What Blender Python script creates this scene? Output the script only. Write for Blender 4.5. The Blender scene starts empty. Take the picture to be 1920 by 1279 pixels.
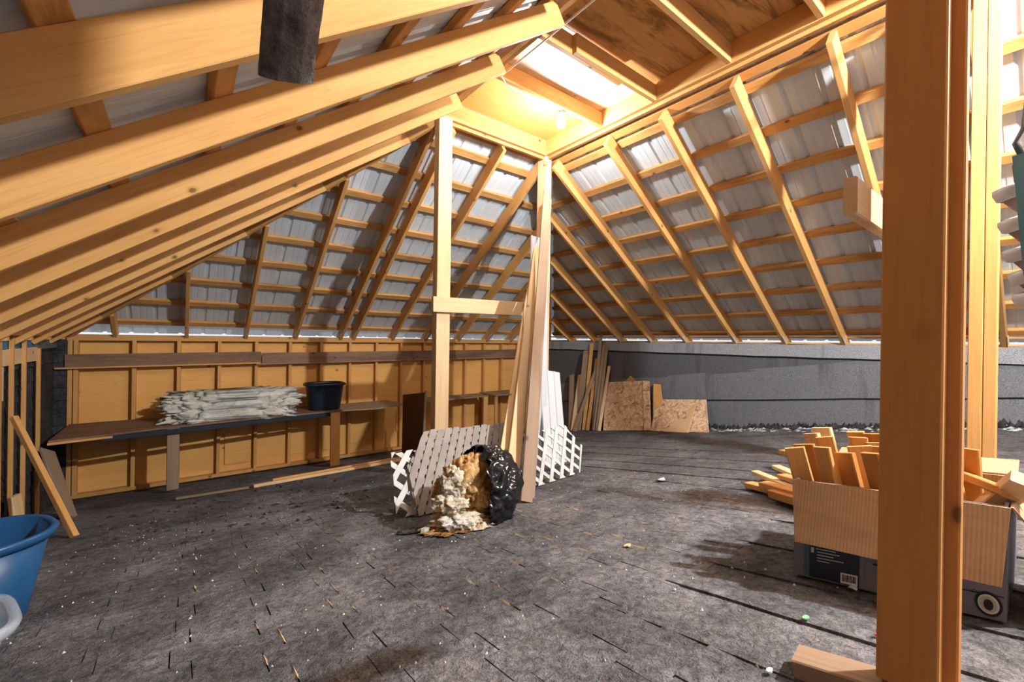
import bpy, bmesh, math, random
from mathutils import Vector, Matrix, noise
random.seed(7)
# ---------------------------------------------------------------- camera, world, exposure
CZ = 1.80                      # eye height above the low end of the floor; everything below is measured from the eye
scn = bpy.context.scene
COL = scn.collection
def cam_basis(yaw, roll):
    y = math.radians(yaw); r = math.radians(roll)
    fw = Vector((math.cos(y), math.sin(y), 0)); rt = Vector((math.sin(y), -math.cos(y), 0)); up = Vector((0, 0, 1))
    return rt*math.cos(r)+up*math.sin(r), up*math.cos(r)-rt*math.sin(r), fw
RT, UP, FW = cam_basis(52.11, 0.85)
cam = bpy.data.objects.new('camera', bpy.data.cameras.new('camera')); COL.objects.link(cam)
cam.data.sensor_width = 36; cam.data.lens = 797/1920*36; cam.data.clip_start = .02
cam.matrix_world = Matrix(((RT.x, UP.x, -FW.x, 0), (RT.y, UP.y, -FW.y, 0), (RT.z, UP.z, -FW.z, CZ), (0, 0, 0, 1)))
scn.camera = cam
w = bpy.data.worlds.new('sky'); scn.world = w; w.use_nodes = True
bg = w.node_tree.nodes['Background']; bg.inputs[0].default_value = (.80, .89, 1, 1); bg.inputs[1].default_value = 1.0
vs = scn.view_settings; vs.view_transform = 'Standard'; vs.look = 'None'; vs.gamma = 1; vs.exposure = 0.08
try: vs.use_curve_mapping = False
except Exception: pass
BULB_W = 72.0                 # strength of the two bare bulbs (their light is the bulb meshes themselves)
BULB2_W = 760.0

# ---------------------------------------------------------------- materials
MATS = {}
class NT:
    def __init__(s, name, rough=.7, spec=.3):
        m = bpy.data.materials.new(name); m.use_nodes = True; s.m = m; s.t = m.node_tree; s.b = s.t.nodes['Principled BSDF']
        s.b.inputs['Roughness'].default_value = rough
        s.b.inputs['Specular IOR Level'].default_value = spec
        MATS[name] = m
    def n(s, typ, ins=None, **kw):
        x = s.t.nodes.new(typ)
        for k, v in kw.items(): setattr(x, k, v)
        for k, v in (ins or {}).items():
            if isinstance(v, bpy.types.NodeSocket): s.t.links.new(v, x.inputs[k])
            else: x.inputs[k].default_value = v
        return x
    def coords(s, scale=(1, 1, 1), rnd=True, kind='Object'):
        c = s.n('ShaderNodeTexCoord').outputs[kind]
        if rnd:
            oi = s.n('ShaderNodeObjectInfo')
            c = s.n('ShaderNodeVectorMath', {0: c, 1: s.n('ShaderNodeVectorMath', {0: oi.outputs['Random'], 1: (37, 11, 23)}, operation='MULTIPLY').outputs[0]}, operation='ADD').outputs[0]
        return s.n('ShaderNodeVectorMath', {0: c, 1: scale}, operation='MULTIPLY').outputs[0]
    def noise(s, vec, scale=5, detail=4, rough=.55, dist=0):
        return s.n('ShaderNodeTexNoise', {'Vector': vec, 'Scale': scale, 'Detail': detail, 'Roughness': rough, 'Distortion': dist}).outputs[0]
    def ramp(s, fac, stops):
        r = s.n('ShaderNodeValToRGB', {'Fac': fac}); e = r.color_ramp.elements
        while len(e) < len(stops): e.new(.5)
        for el, (p, c) in zip(e, stops): el.position = p; el.color = (*c, 1) if len(c) == 3 else c
        return r.outputs[0]
    def mix(s, fac, a, b, mode='MIX'):
        x = s.n('ShaderNodeMix', data_type='RGBA', blend_type=mode)
        for k, v in ((0, fac), (6, a), (7, b)):
            if isinstance(v, bpy.types.NodeSocket): s.t.links.new(v, x.inputs[k])
            else: x.inputs[k].default_value = v if not isinstance(v, tuple) or len(v) == 4 else (*v, 1)
        return x.outputs[2]
    def math(s, op, a, b=0): return s.n('ShaderNodeMath', {0: a, 1: b}, operation=op).outputs[0]
    def color(s, c): s.t.links.new(c, s.b.inputs['Base Color'])
    def bump(s, h, strength=.3, dist=.01):
        s.t.links.new(s.n('ShaderNodeBump', {'Height': h, 'Strength': strength, 'Distance': dist}).outputs[0], s.b.inputs['Normal'])

def wood(name, light, dark, knots=.5, stain=0.0, staincol=(.1, .06, .03), grain=1.0, rough=.65):
    t = NT(name, rough, .25)
    g = t.noise(t.coords((1.2, 26, 26)), 2.2, 5, .6, .6)
    big = t.noise(t.coords((.9, 5, 5)), 1.6, 3, .5)
    c = t.ramp(g, [(.3, tuple(d*.5+l*.5 for d, l in zip(dark, light))), (.5, light), (.72, tuple(d*(.5*grain)+l*(1-.5*grain) for d, l in zip(dark, light)))])
    c = t.mix(t.math('MULTIPLY', t.ramp(big, [(.4, (0, 0, 0)), (.75, (1, 1, 1))]), .45), c, dark)
    if knots:
        v = t.n('ShaderNodeTexVoronoi', {'Vector': t.coords((6.5, 9, 9)), 'Scale': 1.0, 'Randomness': 1.0})
        k = t.ramp(v.outputs['Distance'], [(.0, (1, 1, 1)), (.09, (.85, .85, .85)), (.13, (.25, .25, .25)), (.22, (0, 0, 0))])
        sel = t.math('GREATER_THAN', t.n('ShaderNodeSeparateColor', {0: v.outputs['Color']}).outputs[0], 1-knots)
        c = t.mix(t.math('MULTIPLY', k, sel), c, tuple(x*.32 for x in dark))
    if stain:
        s = t.noise(t.coords((1.0, 6, 6)), 1.3, 6, .7, .8)
        c = t.mix(t.math('MULTIPLY', t.ramp(s, [(.48, (0, 0, 0)), (.62, (1, 1, 1))]), stain), c, staincol)
    t.color(c); t.bump(g, .12, .004)
    return t.m
wood('pine', (.67, .365, .125), (.50, .22, .052), .25)
wood('pine_stained', (.64, .345, .118), (.46, .20, .048), .2, .5, (.22, .10, .035))
wood('pine_pale_lit', (.80, .57, .33), (.63, .37, .15), .2)  # pale boards; on the two well posts the paleness is bulb light coloured in
wood('pine_brown_shade', (.52, .235, .065), (.42, .165, .04), .4)  # brown pine; on the nearest post the brown is shade put into the colour
wood('grey_wood', (.33, .225, .145), (.20, .125, .075), .2, .4, (.25, .20, .155))
wood('dark_plank', (.27, .155, .095), (.15, .078, .045), .2, .6, (.10, .055, .035))
wood('sheathing', (.82, .45, .135), (.68, .31, .075), .15)
wood('deck_ply', (.66, .36, .13), (.45, .20, .055), .0, .75, (.13, .055, .02))
wood('deck_ply_white_lit', (.80, .70, .56), (.66, .47, .29), .25, .3, (.42, .30, .18))  # whitish panel; part of its white is the bulb's overexposure coloured in
wood('dark_board', (.17, .075, .03), (.12, .05, .02), 0)  # dark brown board for backings and the shade-coloured end panel
def osb():
    t = NT('osb', .75, .2)
    v = t.n('ShaderNodeTexVoronoi', {'Vector': t.coords((22, 46, 46)), 'Scale': 1.0})
    c = t.mix(.55, t.ramp(t.noise(t.coords(), 7, 5, .65, 1.2), [(.34, (.36, .19, .09)), (.46, (.66, .43, .25)), (.62, (.80, .62, .43)), (.75, (.50, .30, .16))]), t.n('ShaderNodeSeparateColor', {0: v.outputs['Color']}).outputs[0], 'SOFT_LIGHT')
    t.color(c); t.bump(t.noise(t.coords(), 30), .2, .003)
osb()
def metal():
    t = NT('roof_metal', .5, .35)
    n = t.noise(t.coords((1, 1, 1)), 2.5, 3)
    t.color(t.ramp(n, [(.35, (.56, .595, .62)), (.7, (.64, .675, .70))]))
metal()
def shingle(name, a, b, c, bumps=.6):
    t = NT(name, .9, .15)
    P = t.n('ShaderNodeNewGeometry').outputs['Position']
    n1 = t.noise(P, 2.6, 8, .68, .5); n2 = t.noise(P, 190, 2, .6); n4 = t.noise(P, 34, 5, .7, .6)
    n3 = t.noise(P, 1.4, 5, .65)
    col = t.ramp(n1, [(.34, a), (.5, b), (.66, c)])
    col = t.mix(t.ramp(n3, [(.54, (0, 0, 0)), (.70, (.55, .55, .55))]), col, tuple(x*k for x, k in zip(c, (1.05, .96, .88))))
    col = t.mix(.75, col, t.ramp(n4, [(.36, (.22, .22, .22)), (.5, (.5, .5, .5)), (.66, (.80, .80, .80))]), 'OVERLAY')
    oi = t.n('ShaderNodeObjectInfo').outputs['Random']
    col = t.mix(.30, col, t.ramp(oi, [(0, (.35, .35, .35)), (1, (.64, .64, .64))]), 'OVERLAY')
    col = t.mix(t.math('MULTIPLY', n2, .55), col, t.mix(.5, col, (.5, .5, .5), 'OVERLAY'), 'MIX')
    col = t.mix(.55, col, t.ramp(n2, [(.34, (.30, .30, .30)), (.66, (.75, .75, .75))]), 'OVERLAY')
    t.color(col); t.bump(t.math('ADD', t.math('MULTIPLY', n2, .3), t.math('ADD', n4, t.noise(P, 9, 6, .7, .8))), bumps, .016)
shingle('shingle', (.060, .060, .064), (.118, .116, .122), (.195, .192, .20), .8)
shingle('shingle_far', (.038, .037, .040), (.080, .078, .081), (.13, .126, .127))
shingle('floor_base', (.05, .05, .05), (.08, .078, .078), (.12, .12, .12))
shingle('roll_roofing', (.062, .062, .065), (.118, .116, .12), (.185, .182, .188), .8)
shingle('wall_shingle', (.030, .031, .035), (.045, .046, .051), (.065, .066, .072), .4)
def membrane(name, base):
    t = NT(name, .85, .25)
    n = t.noise(t.coords(), 110, 2, .7); s = t.noise(t.coords((.02, 2.2, .22)), 1.6, 5, .62); b = t.noise(t.coords(), 1.1, 3)
    c = t.ramp(n, [(.36, tuple(x*.6 for x in base)), (.62, tuple(min(1, x*1.45) for x in base))])
    c = t.mix(t.ramp(s, [(.56, (0, 0, 0)), (.68, (.8, .8, .8))]), c, (.045, .04, .037))
    c = t.mix(t.math('MULTIPLY', b, .35), c, tuple(x*1.5 for x in base))
    t.color(c); t.bump(n, .3, .004)
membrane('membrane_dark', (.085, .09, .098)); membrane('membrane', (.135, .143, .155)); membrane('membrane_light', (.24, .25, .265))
def plain(name, col, rough=.6, spec=.4, var=.12, scale=6, bump=0, **kw):
    t = NT(name, rough, spec)
    n = t.noise(t.coords(), scale, 4)
    t.color(t.ramp(n, [(.3, tuple(x*(1-var) for x in col)), (.7, tuple(min(1, x*(1+var)) for x in col))]))
    if bump: t.bump(t.noise(t.coords(), scale*4, 4), bump, .01)
    for k, v in kw.items(): t.b.inputs[k].default_value = v
    return t
plain('blue_plastic', (.012, .075, .19), .32, .5)
plain('tub_plastic', (.010, .020, .038), .38, .5)
plain('clear_plastic', (.62, .68, .72), .25, .5, .05, Alpha=.4)
plain('white_plastic', (.58, .59, .61), .45, .4, .04)
plain('white_paint', (.56, .56, .53), .6, .3, .10)
plain('grey_paint', (.29, .265, .24), .75, .25, .18)
plain('black_plastic', (.012, .012, .014), .20, .6, .3, 5, .5)
plain('blue_foam', (.06, .17, .33), .7)
plain('card_print', (.16, .15, .17), .5, .4, .1)
plain('print_navy', (.012, .02, .035), .45, .4)
plain('print_white', (.75, .75, .75), .5, .3, .03)
plain('print_black', (.012, .012, .012), .5, .3)
plain('print_gold', (.42, .39, .26), .5, .3)
plain('teal_paint', (.05, .13, .165), .5, .4)
plain('porcelain_brown', (.30, .19, .14), .25, .6)
plain('dark_metal', (.05, .048, .045), .45, .6)
plain('galvanised', (.45, .47, .49), .35, .6)
plain('cable_white', (.72, .66, .60), .5, .3)
plain('snow_dust', (.42, .44, .47), .9, .1, .5, 14)
plain('rubble', (.035, .034, .036), .8, .3, .6, 30, .6)
plain('chip', (.74, .66, .52), .8, .2, .25)
plain('straw', (.52, .40, .24), .9, .1, .35, 30)
plain('green_scrap', (.25, .60, .28), .7); plain('red_scrap', (.6, .03, .04), .6); plain('grey_chip', (.52, .53, .54), .85, .1, .2)
t = plain('concrete_rough', (.15, .135, .13), .9, .3, .55, 30)
t.bump(t.noise(t.coords(), 70, 4, .7), .9, .02)
def fluffy(name, stops, sc=6):
    t = NT(name, .95, .1)
    n = t.noise(t.coords((1, 1, 1)), sc, 7, .68, 1.0)
    t.color(t.ramp(n, stops)); t.bump(t.noise(t.coords(), 36, 6, .7), .8, .02)
fluffy('fibreglass_white', [(.36, (.46, .30, .13)), (.46, (.74, .62, .42)), (.62, (.84, .80, .70))], 7)
fluffy('fibreglass_brown', [(.34, (.20, .085, .02)), (.5, (.48, .24, .07)), (.66, (.70, .50, .26))], 6)
fluffy('mineral_wool', [(.30, (.36, .32, .25)), (.42, (.68, .64, .54)), (.60, (.82, .80, .73)), (.75, (.60, .61, .62))], 7)
def cardboard():
    t = NT('cardboard', .8, .2)
    n = t.noise(t.coords((8, 1.5, 8)), 3, 4); wv = t.n('ShaderNodeTexWave', {'Vector': t.coords((0, 1, 0), False), 'Scale': 38.0, 'Distortion': .3}, bands_direction='Y').outputs[1]
    t.color(t.mix(.12, t.ramp(n, [(.3, (.44, .27, .14)), (.7, (.55, .36, .20))]), t.ramp(wv, [(.2, (.2, .12, .06)), (.8, (.7, .5, .3))])))
    t.bump(wv, .2, .002)
cardboard()
def bulbmat(name, watts, r):
    m = bpy.data.materials.new(name); m.use_nodes = True; nt = m.node_tree; nt.nodes.clear()
    e = nt.nodes.new('ShaderNodeEmission'); o = nt.nodes.new('ShaderNodeOutputMaterial'); nt.links.new(e.outputs[0], o.inputs[0])
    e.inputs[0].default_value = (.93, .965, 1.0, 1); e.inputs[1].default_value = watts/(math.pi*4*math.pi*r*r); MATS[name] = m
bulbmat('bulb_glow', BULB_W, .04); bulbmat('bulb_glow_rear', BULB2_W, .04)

# ---------------------------------------------------------------- builders
WM = {}
def link(o, parent=None, world=None):
    COL.objects.link(o)
    M = world if world is not None else Matrix.Translation((0, 0, 0))
    WM[o.name] = M
    if parent is not None:
        o.parent = parent
        o.matrix_parent_inverse = Matrix.Identity(4)
        o.matrix_basis = WM[parent.name].inverted() @ M
    else: o.matrix_basis = M
    return o
def tag(o, label=None, cat=None, group=None, kind=None):
    if label: o['label'] = label
    if cat: o['category'] = cat
    if group: o['group'] = group
    if kind: o['kind'] = kind
    return o
def thing(name, loc, label=None, cat=None, group=None, kind=None, parent=None):
    o = bpy.data.objects.new(name, None); o.empty_display_size = .1
    link(o, parent, Matrix.Translation((loc[0], loc[1], loc[2]+CZ)))
    return tag(o, label, cat, group, kind)
def mk(name, verts, faces, mat, parent=None, smooth=False, frame=None, origin=None):
    """mesh from eye-frame verts; its origin sits at the bottom centre, or in FRAME (4x4, eye frame) when the verts are local"""
    me = bpy.data.meshes.new(name)
    if frame is None:
        vs_ = [Vector(v) for v in verts]
        if origin is None:
            lo = [min(v[i] for v in vs_) for i in range(3)]; hi = [max(v[i] for v in vs_) for i in range(3)]
            origin = Vector(((lo[0]+hi[0])/2, (lo[1]+hi[1])/2, lo[2]))
        origin = Vector(origin)
        me.from_pydata([v-origin for v in vs_], [], faces); M = Matrix.Translation(origin+Vector((0, 0, CZ)))
    else:
        me.from_pydata(verts, [], faces); M = Matrix.Translation((0, 0, CZ)) @ frame
    me.update()
    if smooth: me.polygons.foreach_set('use_smooth', [True]*len(me.polygons))
    for m in (mat if isinstance(mat, (list, tuple)) else [mat]): me.materials.append(MATS[m])
    return link(bpy.data.objects.new(name, me), parent, M)
def prism_profile(w, t, c):
    """octagon: a w x t section with eased edges"""
    a, b = w/2, t/2
    return [(a, b-c), (a-c, b), (-a+c, b), (-a, b-c), (-a, -b+c), (-a+c, -b), (a-c, -b), (a, -b+c)]
BOXC = {}
def board(name, p0, p1, w, t, mat, nrm=(0, 0, 1), parent=None, ease=.003):
    """a stick of timber from p0 to p1; t is its thickness along NRM, w its width across"""
    p0, p1 = Vector(p0), Vector(p1); d = p1-p0; L = d.length; x = d/L
    n = Vector(nrm); n = (n-x*n.dot(x)).normalized(); y = n.cross(x)
    key = (round(L, 4), w, t)
    pr = prism_profile(w, t, min(ease, t/4, w/4))
    vs_ = [(0, a, b) for a, b in pr]+[(L, a, b) for a, b in pr]
    fs = [(7, 6, 5, 4, 3, 2, 1, 0), tuple(range(8, 16))]+[(i, (i+1) % 8, 8+(i+1) % 8, 8+i) for i in range(8)]
    M = Matrix(((x.x, y.x, n.x, p0.x), (x.y, y.y, n.y, p0.y), (x.z, y.z, n.z, p0.z), (0, 0, 0, 1)))
    return mk(name, vs_, fs, mat, parent, frame=M)
def slab(name, pts, ext, mat, parent=None, smooth=False):
    """a flat outline (list of points) extruded by the vector EXT"""
    n = len(pts); e = Vector(ext); P = [Vector(p) for p in pts]
    vs_ = P+[p+e for p in P]
    nr = (P[1]-P[0]).cross(P[2]-P[0])
    fs = [tuple(range(n)), tuple(reversed(range(n, 2*n)))]+[(i, i+n, (i+1) % n+n, (i+1) % n) for i in range(n)]
    if nr.dot(e) > 0: fs = [tuple(reversed(f)) for f in fs]
    return mk(name, vs_, fs, mat, parent, smooth)
def boxv(u0, u1, v0, v1, z0, z1): return [(u0, v0, z0), (u1, v0, z0), (u1, v1, z0), (u0, v1, z0), (u0, v0, z1), (u1, v0, z1), (u1, v1, z1), (u0, v1, z1)]
BF = [(3, 2, 1, 0), (4, 5, 6, 7), (0, 1, 5, 4), (1, 2, 6, 5), (2, 3, 7, 6), (3, 0, 4, 7)]
def box(name, u0, u1, v0, v1, z0, z1, mat, parent=None): return mk(name, boxv(u0, u1, v0, v1, z0, z1), BF, mat, parent)
def tube(name, pts, r, mat, parent=None, seg=8):
    P = [Vector(p) for p in pts]; vs_ = []; fs = []
    for i, p in enumerate(P):
        d = (P[min(i+1, len(P)-1)]-P[max(i-1, 0)]).normalized(); a = d.orthogonal() if abs(d.z) > .9 else d.cross(Vector((0, 0, 1))); a.normalize(); b = d.cross(a)
        rr = r[i] if isinstance(r, (list, tuple)) else r
        for k in range(seg): q = 2*math.pi*k/seg; vs_.append(p+a*(rr*math.cos(q))+b*(rr*math.sin(q)))
    for i in range(len(P)-1):
        for k in range(seg): fs.append((i*seg+k, i*seg+(k+1) % seg, (i+1)*seg+(k+1) % seg, (i+1)*seg+k))
    fs += [tuple(reversed(range(seg))), tuple(range((len(P)-1)*seg, len(P)*seg))]
    return mk(name, vs_, fs, mat, parent, True)
def lathe(name, prof, centre, mat, parent=None, seg=32, sx=1, sy=1, rot=0, axis=None, power=2.0):
    """profile of (radius, height) spun about a vertical (or AXIS) line; power>2 squares the plan"""
    c = Vector(centre); vs_ = []; fs = []
    ax = Vector(axis).normalized() if axis else Vector((0, 0, 1)); a = ax.orthogonal().normalized() if axis else Vector((math.cos(rot), math.sin(rot), 0)); b = ax.cross(a)
    for r, h in prof:
        for k in range(seg):
            q = 2*math.pi*k/seg; x, y = math.cos(q), math.sin(q)
            if power != 2: x, y = math.copysign(abs(x)**(2/power), x), math.copysign(abs(y)**(2/power), y)
            vs_.append(c+a*(x*r*sx)+b*(y*r*sy)+ax*h)
    for i in range(len(prof)-1):
        for k in range(seg): fs.append((i*seg+k, i*seg+(k+1) % seg, (i+1)*seg+(k+1) % seg, (i+1)*seg+k))
    return mk(name, vs_, fs, mat, parent, True)
def blob(name, centre, rad, mat, parent=None, amp=.15, freq=4, sub=4, axes=None, cut=None, sq=2.0, seed=0, floor=True, detail=.35, ridge=0, metric=False):
    """lumpy closed body: an icosphere pushed about by noise; never below the floor"""
    bm = bmesh.new(); bmesh.ops.create_icosphere(bm, subdivisions=sub, radius=1)
    c = Vector(centre); A = axes or [Vector((1, 0, 0)), Vector((0, 1, 0)), Vector((0, 0, 1))]
    for v in bm.verts:
        p = v.co.copy()
        if sq != 2: p = Vector([math.copysign(abs(x)**(2/sq), x) for x in p])
        p0_ = p
        if metric: p = Vector((p.x*rad[0], p.y*rad[1], p.z*rad[2]))/min(rad)
        k = 1-ridge*abs(noise.noise(p*freq*1.6+Vector((seed, 3, 1))))-ridge*.5*abs(noise.noise(p*freq*3.7+Vector((seed, 8, 1))))+amp*noise.noise(p*freq+Vector((seed, seed*2, 0)))+amp*detail*noise.noise(p*freq*3+Vector((seed, 5, 0)))+amp*detail*.5*noise.noise(p*freq*8)
        p = p0_
        q = A[0]*(p.x*rad[0]*k)+A[1]*(p.y*rad[1]*k)+A[2]*(p.z*rad[2]*k)
        v.co = c+q
        if floor:
            fz = FZ(v.co.y)+.004
            if v.co.z < fz: v.co.z = fz+.002*noise.noise(p*9)
    if cut:
        d, lim = cut
        kill = [v for v in bm.verts if ((v.co-c).dot(Vector(d).normalized())) > lim+.03*noise.noise(v.co*17)]
        bmesh.ops.delete(bm, geom=kill, context='VERTS')
    bm.verts.index_update()
    vs_ = [v.co.copy() for v in bm.verts]; fs = [[v.index for v in f.verts] for f in bm.faces]; bm.free()
    return mk(name, vs_, fs, mat, parent, True)
def FZ(v): return -.648-.177*v        # the old low-pitched roof that serves as the floor
FN = Vector((0, .177, 1)).normalized()

# ---------------------------------------------------------------- roof numbers (eye frame)
UR, VB, UL = 6.06, 6.50, -.90       # where the undersides of the rafters meet eye level: right, back, left
PR, PB, PL = .69, .69, .7168
U1, U2, VC, H = 1.92, 3.205, 3.55, 2.09   # the flat well at the top
VMIN = -1.7
def zR(u): return PR*(UR-u)
def zB(v): return PB*(VB-v)
def zL(u): return PL*(u-UL)
def hipR(v): return UR-(VB-v)*(UR-U2)/(VB-VC)    # u on the right hip
def hipRv(u): return VB-(UR-u)*(VB-VC)/(UR-U2)
def hipL(v): return UL+(VB-v)*(U1-UL)/(VB-VC)
def hipLv(u): return VB-(u-UL)*(VB-VC)/(U1-UL)
RD, RTK = .14, .038
nR = Vector((PR, 0, 1)).normalized(); nB = Vector((0, PB, 1)).normalized(); nL = Vector((-PL, 0, 1)).normalized()
# ---------------------------------------------------------------- floor
floor = mk('floor', [(-1.1, VMIN, FZ(VMIN)-.02), (6.3, VMIN, FZ(VMIN)-.02), (6.3, 6.75, FZ(6.75)-.02), (-1.1, 6.75, FZ(6.75)-.02),
                     (-1.1, VMIN, FZ(VMIN)-.12), (6.3, VMIN, FZ(VMIN)-.12), (6.3, 6.75, FZ(6.75)-.12), (-1.1, 6.75, FZ(6.75)-.12)],
           [(0, 1, 2, 3), (7, 6, 5, 4), (4, 5, 1, 0), (5, 6, 2, 1), (6, 7, 3, 2), (7, 4, 0, 3)], 'floor_base')
tag(floor, 'sloping old roof of worn charcoal asphalt shingles underfoot', kind='structure')
EXPO, TAB = .1225, .218
UEDGE = 2.62
tabs = []
row = 0; v = -1.2
while v < 6.55:
    off = (.05 if row % 2 else 0)+.03*(v-2)+random.uniform(-.006, .006)
    u = -1.05-TAB
    uu = -1.05+((off-(-1.05)) % TAB)-TAB
    while uu < UEDGE:
        a = max(uu+.0015, -1.04); b = min(uu+TAB-.0015, UEDGE+.03*random.random())
        if b-a > .03 and not (v < .75 and (a+b)/2 > 1.02): tabs.append((a, b, v))
        uu += TAB
    v += EXPO; row += 1
def tab_geo(a, b, v, seed):
    r = random.Random(seed); j = lambda s: r.uniform(-s, s)
    z0, z1 = .002, .0
    th = .0005+r.random()*.003
    lo = v+EXPO+.004+j(.004)                 # exposed lower edge lies down the slope (+v)
    hi = v-.01
    pts = []
    n = 4
    top = [(a+j(.002), hi), (b+j(.002), hi)]
    low = [(b+(a-b)*k/n, lo+j(.004)) for k in range(n+1)]
    ring = top+low
    vs_ = [Vector((x, y, FZ(y)-.010+(.003 if y == hi else th+.006+j(.0015)))) for x, y in ring]+[Vector((x, y, FZ(y)-.02)) for x, y in ring]
    m = len(ring)
    return vs_, [tuple(range(m))]+[(i+m, (i+1) % m+m, (i+1) % m, i) for i in range(m)]
def shown(t):
    c = Vector(((t[0]+t[1])/2, t[2], FZ(t[2]))); d = c.dot(FW)
    if d < .35: return 0
    x, y = c.dot(RT)/d, c.dot(UP)/d
    if abs(x) > 1.22 or abs(y) > .83: return 0
    return 1/d**3*abs(c.dot(FN))
tabs.sort(key=shown, reverse=True)
for i, tb in enumerate(tabs[:300]):
    vs_, fs = tab_geo(*tb, i); mk('shingle', vs_, fs, 'shingle', floor)
AV, AF = [], []
for i, tb in enumerate(tabs[300:]):
    vs_, fs = tab_geo(*tb, 1000+i); k = len(AV); AV += vs_; AF += [tuple(x+k for x in f) for f in fs]
tag(mk('shingle_field', AV, AF, 'shingle', floor), kind='stuff')
# rolled strips along the right side, lapped, running down the slope
def strip(name, ua, ub, va, vb, lift, mat='roll_roofing'):
    n = 14; vs_ = []; m = n+1
    for s, dz in ((0, 0), (1, 0)):
        for k in range(m):
            v_ = va+(vb-va)*k/n; u_ = (ub if s else ua)+.012*noise.noise(Vector((v_*2.1, ua*7+s*3, 0)))
            vs_.append(Vector((u_, v_, FZ(v_)-.012+(lift if not s else .002)+.005*noise.noise(Vector((u_*3, v_*3, 1))))))
    for k in range(m): q = vs_[k]; vs_.append(Vector((q.x, q.y, FZ(q.y)-.02)))
    fs = [(k, k+1, m+k+1, m+k)[::-1] for k in range(n)]+[(k, k+1, 2*m+k+1, 2*m+k) for k in range(n)]
    mk(name, vs_, fs, mat, floor)
edges = [2.60, 2.86, 3.17, 3.53, 3.95, 4.40, 4.86, 5.30, 5.70, 6.08]
for a, b in zip(edges, edges[1:]): strip('roofing_strip', a, b+.03, VMIN, 6.5, .010)
ed2 = [1.03, 1.29, 1.52, 1.80, 2.12, 2.62]
for a, b in zip(ed2, ed2[1:]): strip('roofing_strip', a, b+.03, VMIN, .80, .010)

# ---------------------------------------------------------------- back wall: studs, plates and sheathing
ZP = -.03
wall_b = thing('wall_back', (2.5, 6.6, -1.80), 'back knee wall of open pine studs over orange plywood sheathing', kind='structure')
zt, zb_ = ZP+.0, FZ(6.54)+.02
board('top_plate', (-.97, 6.585, ZP-.0), (6.06, 6.585, ZP+.02), .089, .07, 'pine', (0, 0, 1), wall_b)
board('bottom_plate', (-.92, 6.585, zb_+.02), (6.06, 6.585, zb_+.02), .089, .04, 'pine_stained', (0, 0, 1), wall_b)
studs = [-.945]+[-.4447+.4064*i+.019 for i in range(0, 17) if -.4447+.4064*i < 6.0]
for i, u in enumerate(studs): board('stud', (u, 6.585, zb_+.04), (u, 6.585, ZP-.03), .089, .038, 'pine', (1, 0, 0), wall_b)
board('stud', (-.90, 6.585, zb_+.04), (-.90, 6.585, ZP-.03), .089, .038, 'pine', (1, 0, 0), wall_b)
cuts = [-1.12, 0.0, 1.22, 2.44, 3.66, 4.88, 6.12]
for i in range(6):
    for z0, z1 in ((FZ(6.65)-.08, -1.02), (-1.015, ZP+.03)):
        slab('plywood_sheet', [(cuts[i]+.002, 6.632, z0), (cuts[i+1]-.002, 6.632, z0), (cuts[i+1]-.002, 6.632, z1), (cuts[i]+.002, 6.632, z1)], (0, .014, 0), 'sheathing', wall_b)
for (a, b, z0, z1) in [(.42, .75, -1.22, -1.16), (.46, .74, -1.66, -1.24), (1.22, 1.36, -1.64, -1.25), (1.62, 1.74, -1.64, -1.27), (2.05, 2.2, -1.60, -1.18), (2.78, 2.93, -1.5, -1.15), (3.62, 3.8, -1.45, -1.12), (4.1, 4.2, -1.5, -1.2), (4.55, 4.7, -1.5, -1.2)]:
    box('patch_board', a, b, 6.612, 6.630, z0, z1, 'sheathing', wall_b)
slab('backing_board', [(-1.12, 6.648, FZ(6.65)-.1), (6.14, 6.648, FZ(6.65)-.1), (6.14, 6.648, ZP+.03), (-1.12, 6.648, ZP+.03)], (0, .01, 0), 'dark_board', wall_b)
# ---------------------------------------------------------------- right wall: grey membrane below the plate
wall_r = thing('wall_right', (6.1, 2.5, -1.2), 'right knee wall covered in lapped grey roofing membrane', kind='structure')
def mem(zlo, zhi, u, mat, va=VMIN, vb=6.6, th=.012):
    n = 24; vs_ = []
    for k in range(n+1):
        v_ = va+(vb-va)*k/n; w_ = .010*noise.noise(Vector((v_*1.3, u*9, 0)))
        for f_, du in ((zlo, -.012), (zhi, .006)):
            vs_.append((u+du+w_, v_, f_(v_)+.012*noise.noise(Vector((v_*2.3, u*31+du*50, 2)))))
    fs = []
    for k in range(n): a = 2*k; fs.append((a, a+1, a+3, a+2))
    m = len(vs_)
    vs_ += [(x+th, y, z) for x, y, z in vs_]
    fs += [tuple(x+m for x in f)[::-1] for f in fs]
    for k in range(n): a = 2*k; fs += [(a, a+2, a+2+m, a+m), (a+1, a+1+m, a+3+m, a+3)]
    mk('membrane_strip', vs_, fs, mat, wall_r)
S2 = lambda v_: -.152-(v_-1.246)*.1407 if v_ > 1.25 else -.152
S3 = lambda v_: -.571-(v_-1.196)*.125
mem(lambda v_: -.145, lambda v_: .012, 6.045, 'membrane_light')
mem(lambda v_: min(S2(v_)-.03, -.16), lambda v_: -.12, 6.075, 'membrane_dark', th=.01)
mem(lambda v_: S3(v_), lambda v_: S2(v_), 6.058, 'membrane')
mem(lambda v_: FZ(v_)-.03, lambda v_: S3(v_)+.03, 6.078, 'membrane')
slab('backing_board', [(6.10, VMIN, FZ(VMIN)-.1), (6.10, 6.7, FZ(6.7)-.1), (6.10, 6.7, .02), (6.10, VMIN, .02)], (.02, 0, 0), 'dark_board', wall_r)
vRs = [5.925-.61*i for i in range(5)]+[2.749-.61*i for i in range(9)]
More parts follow.
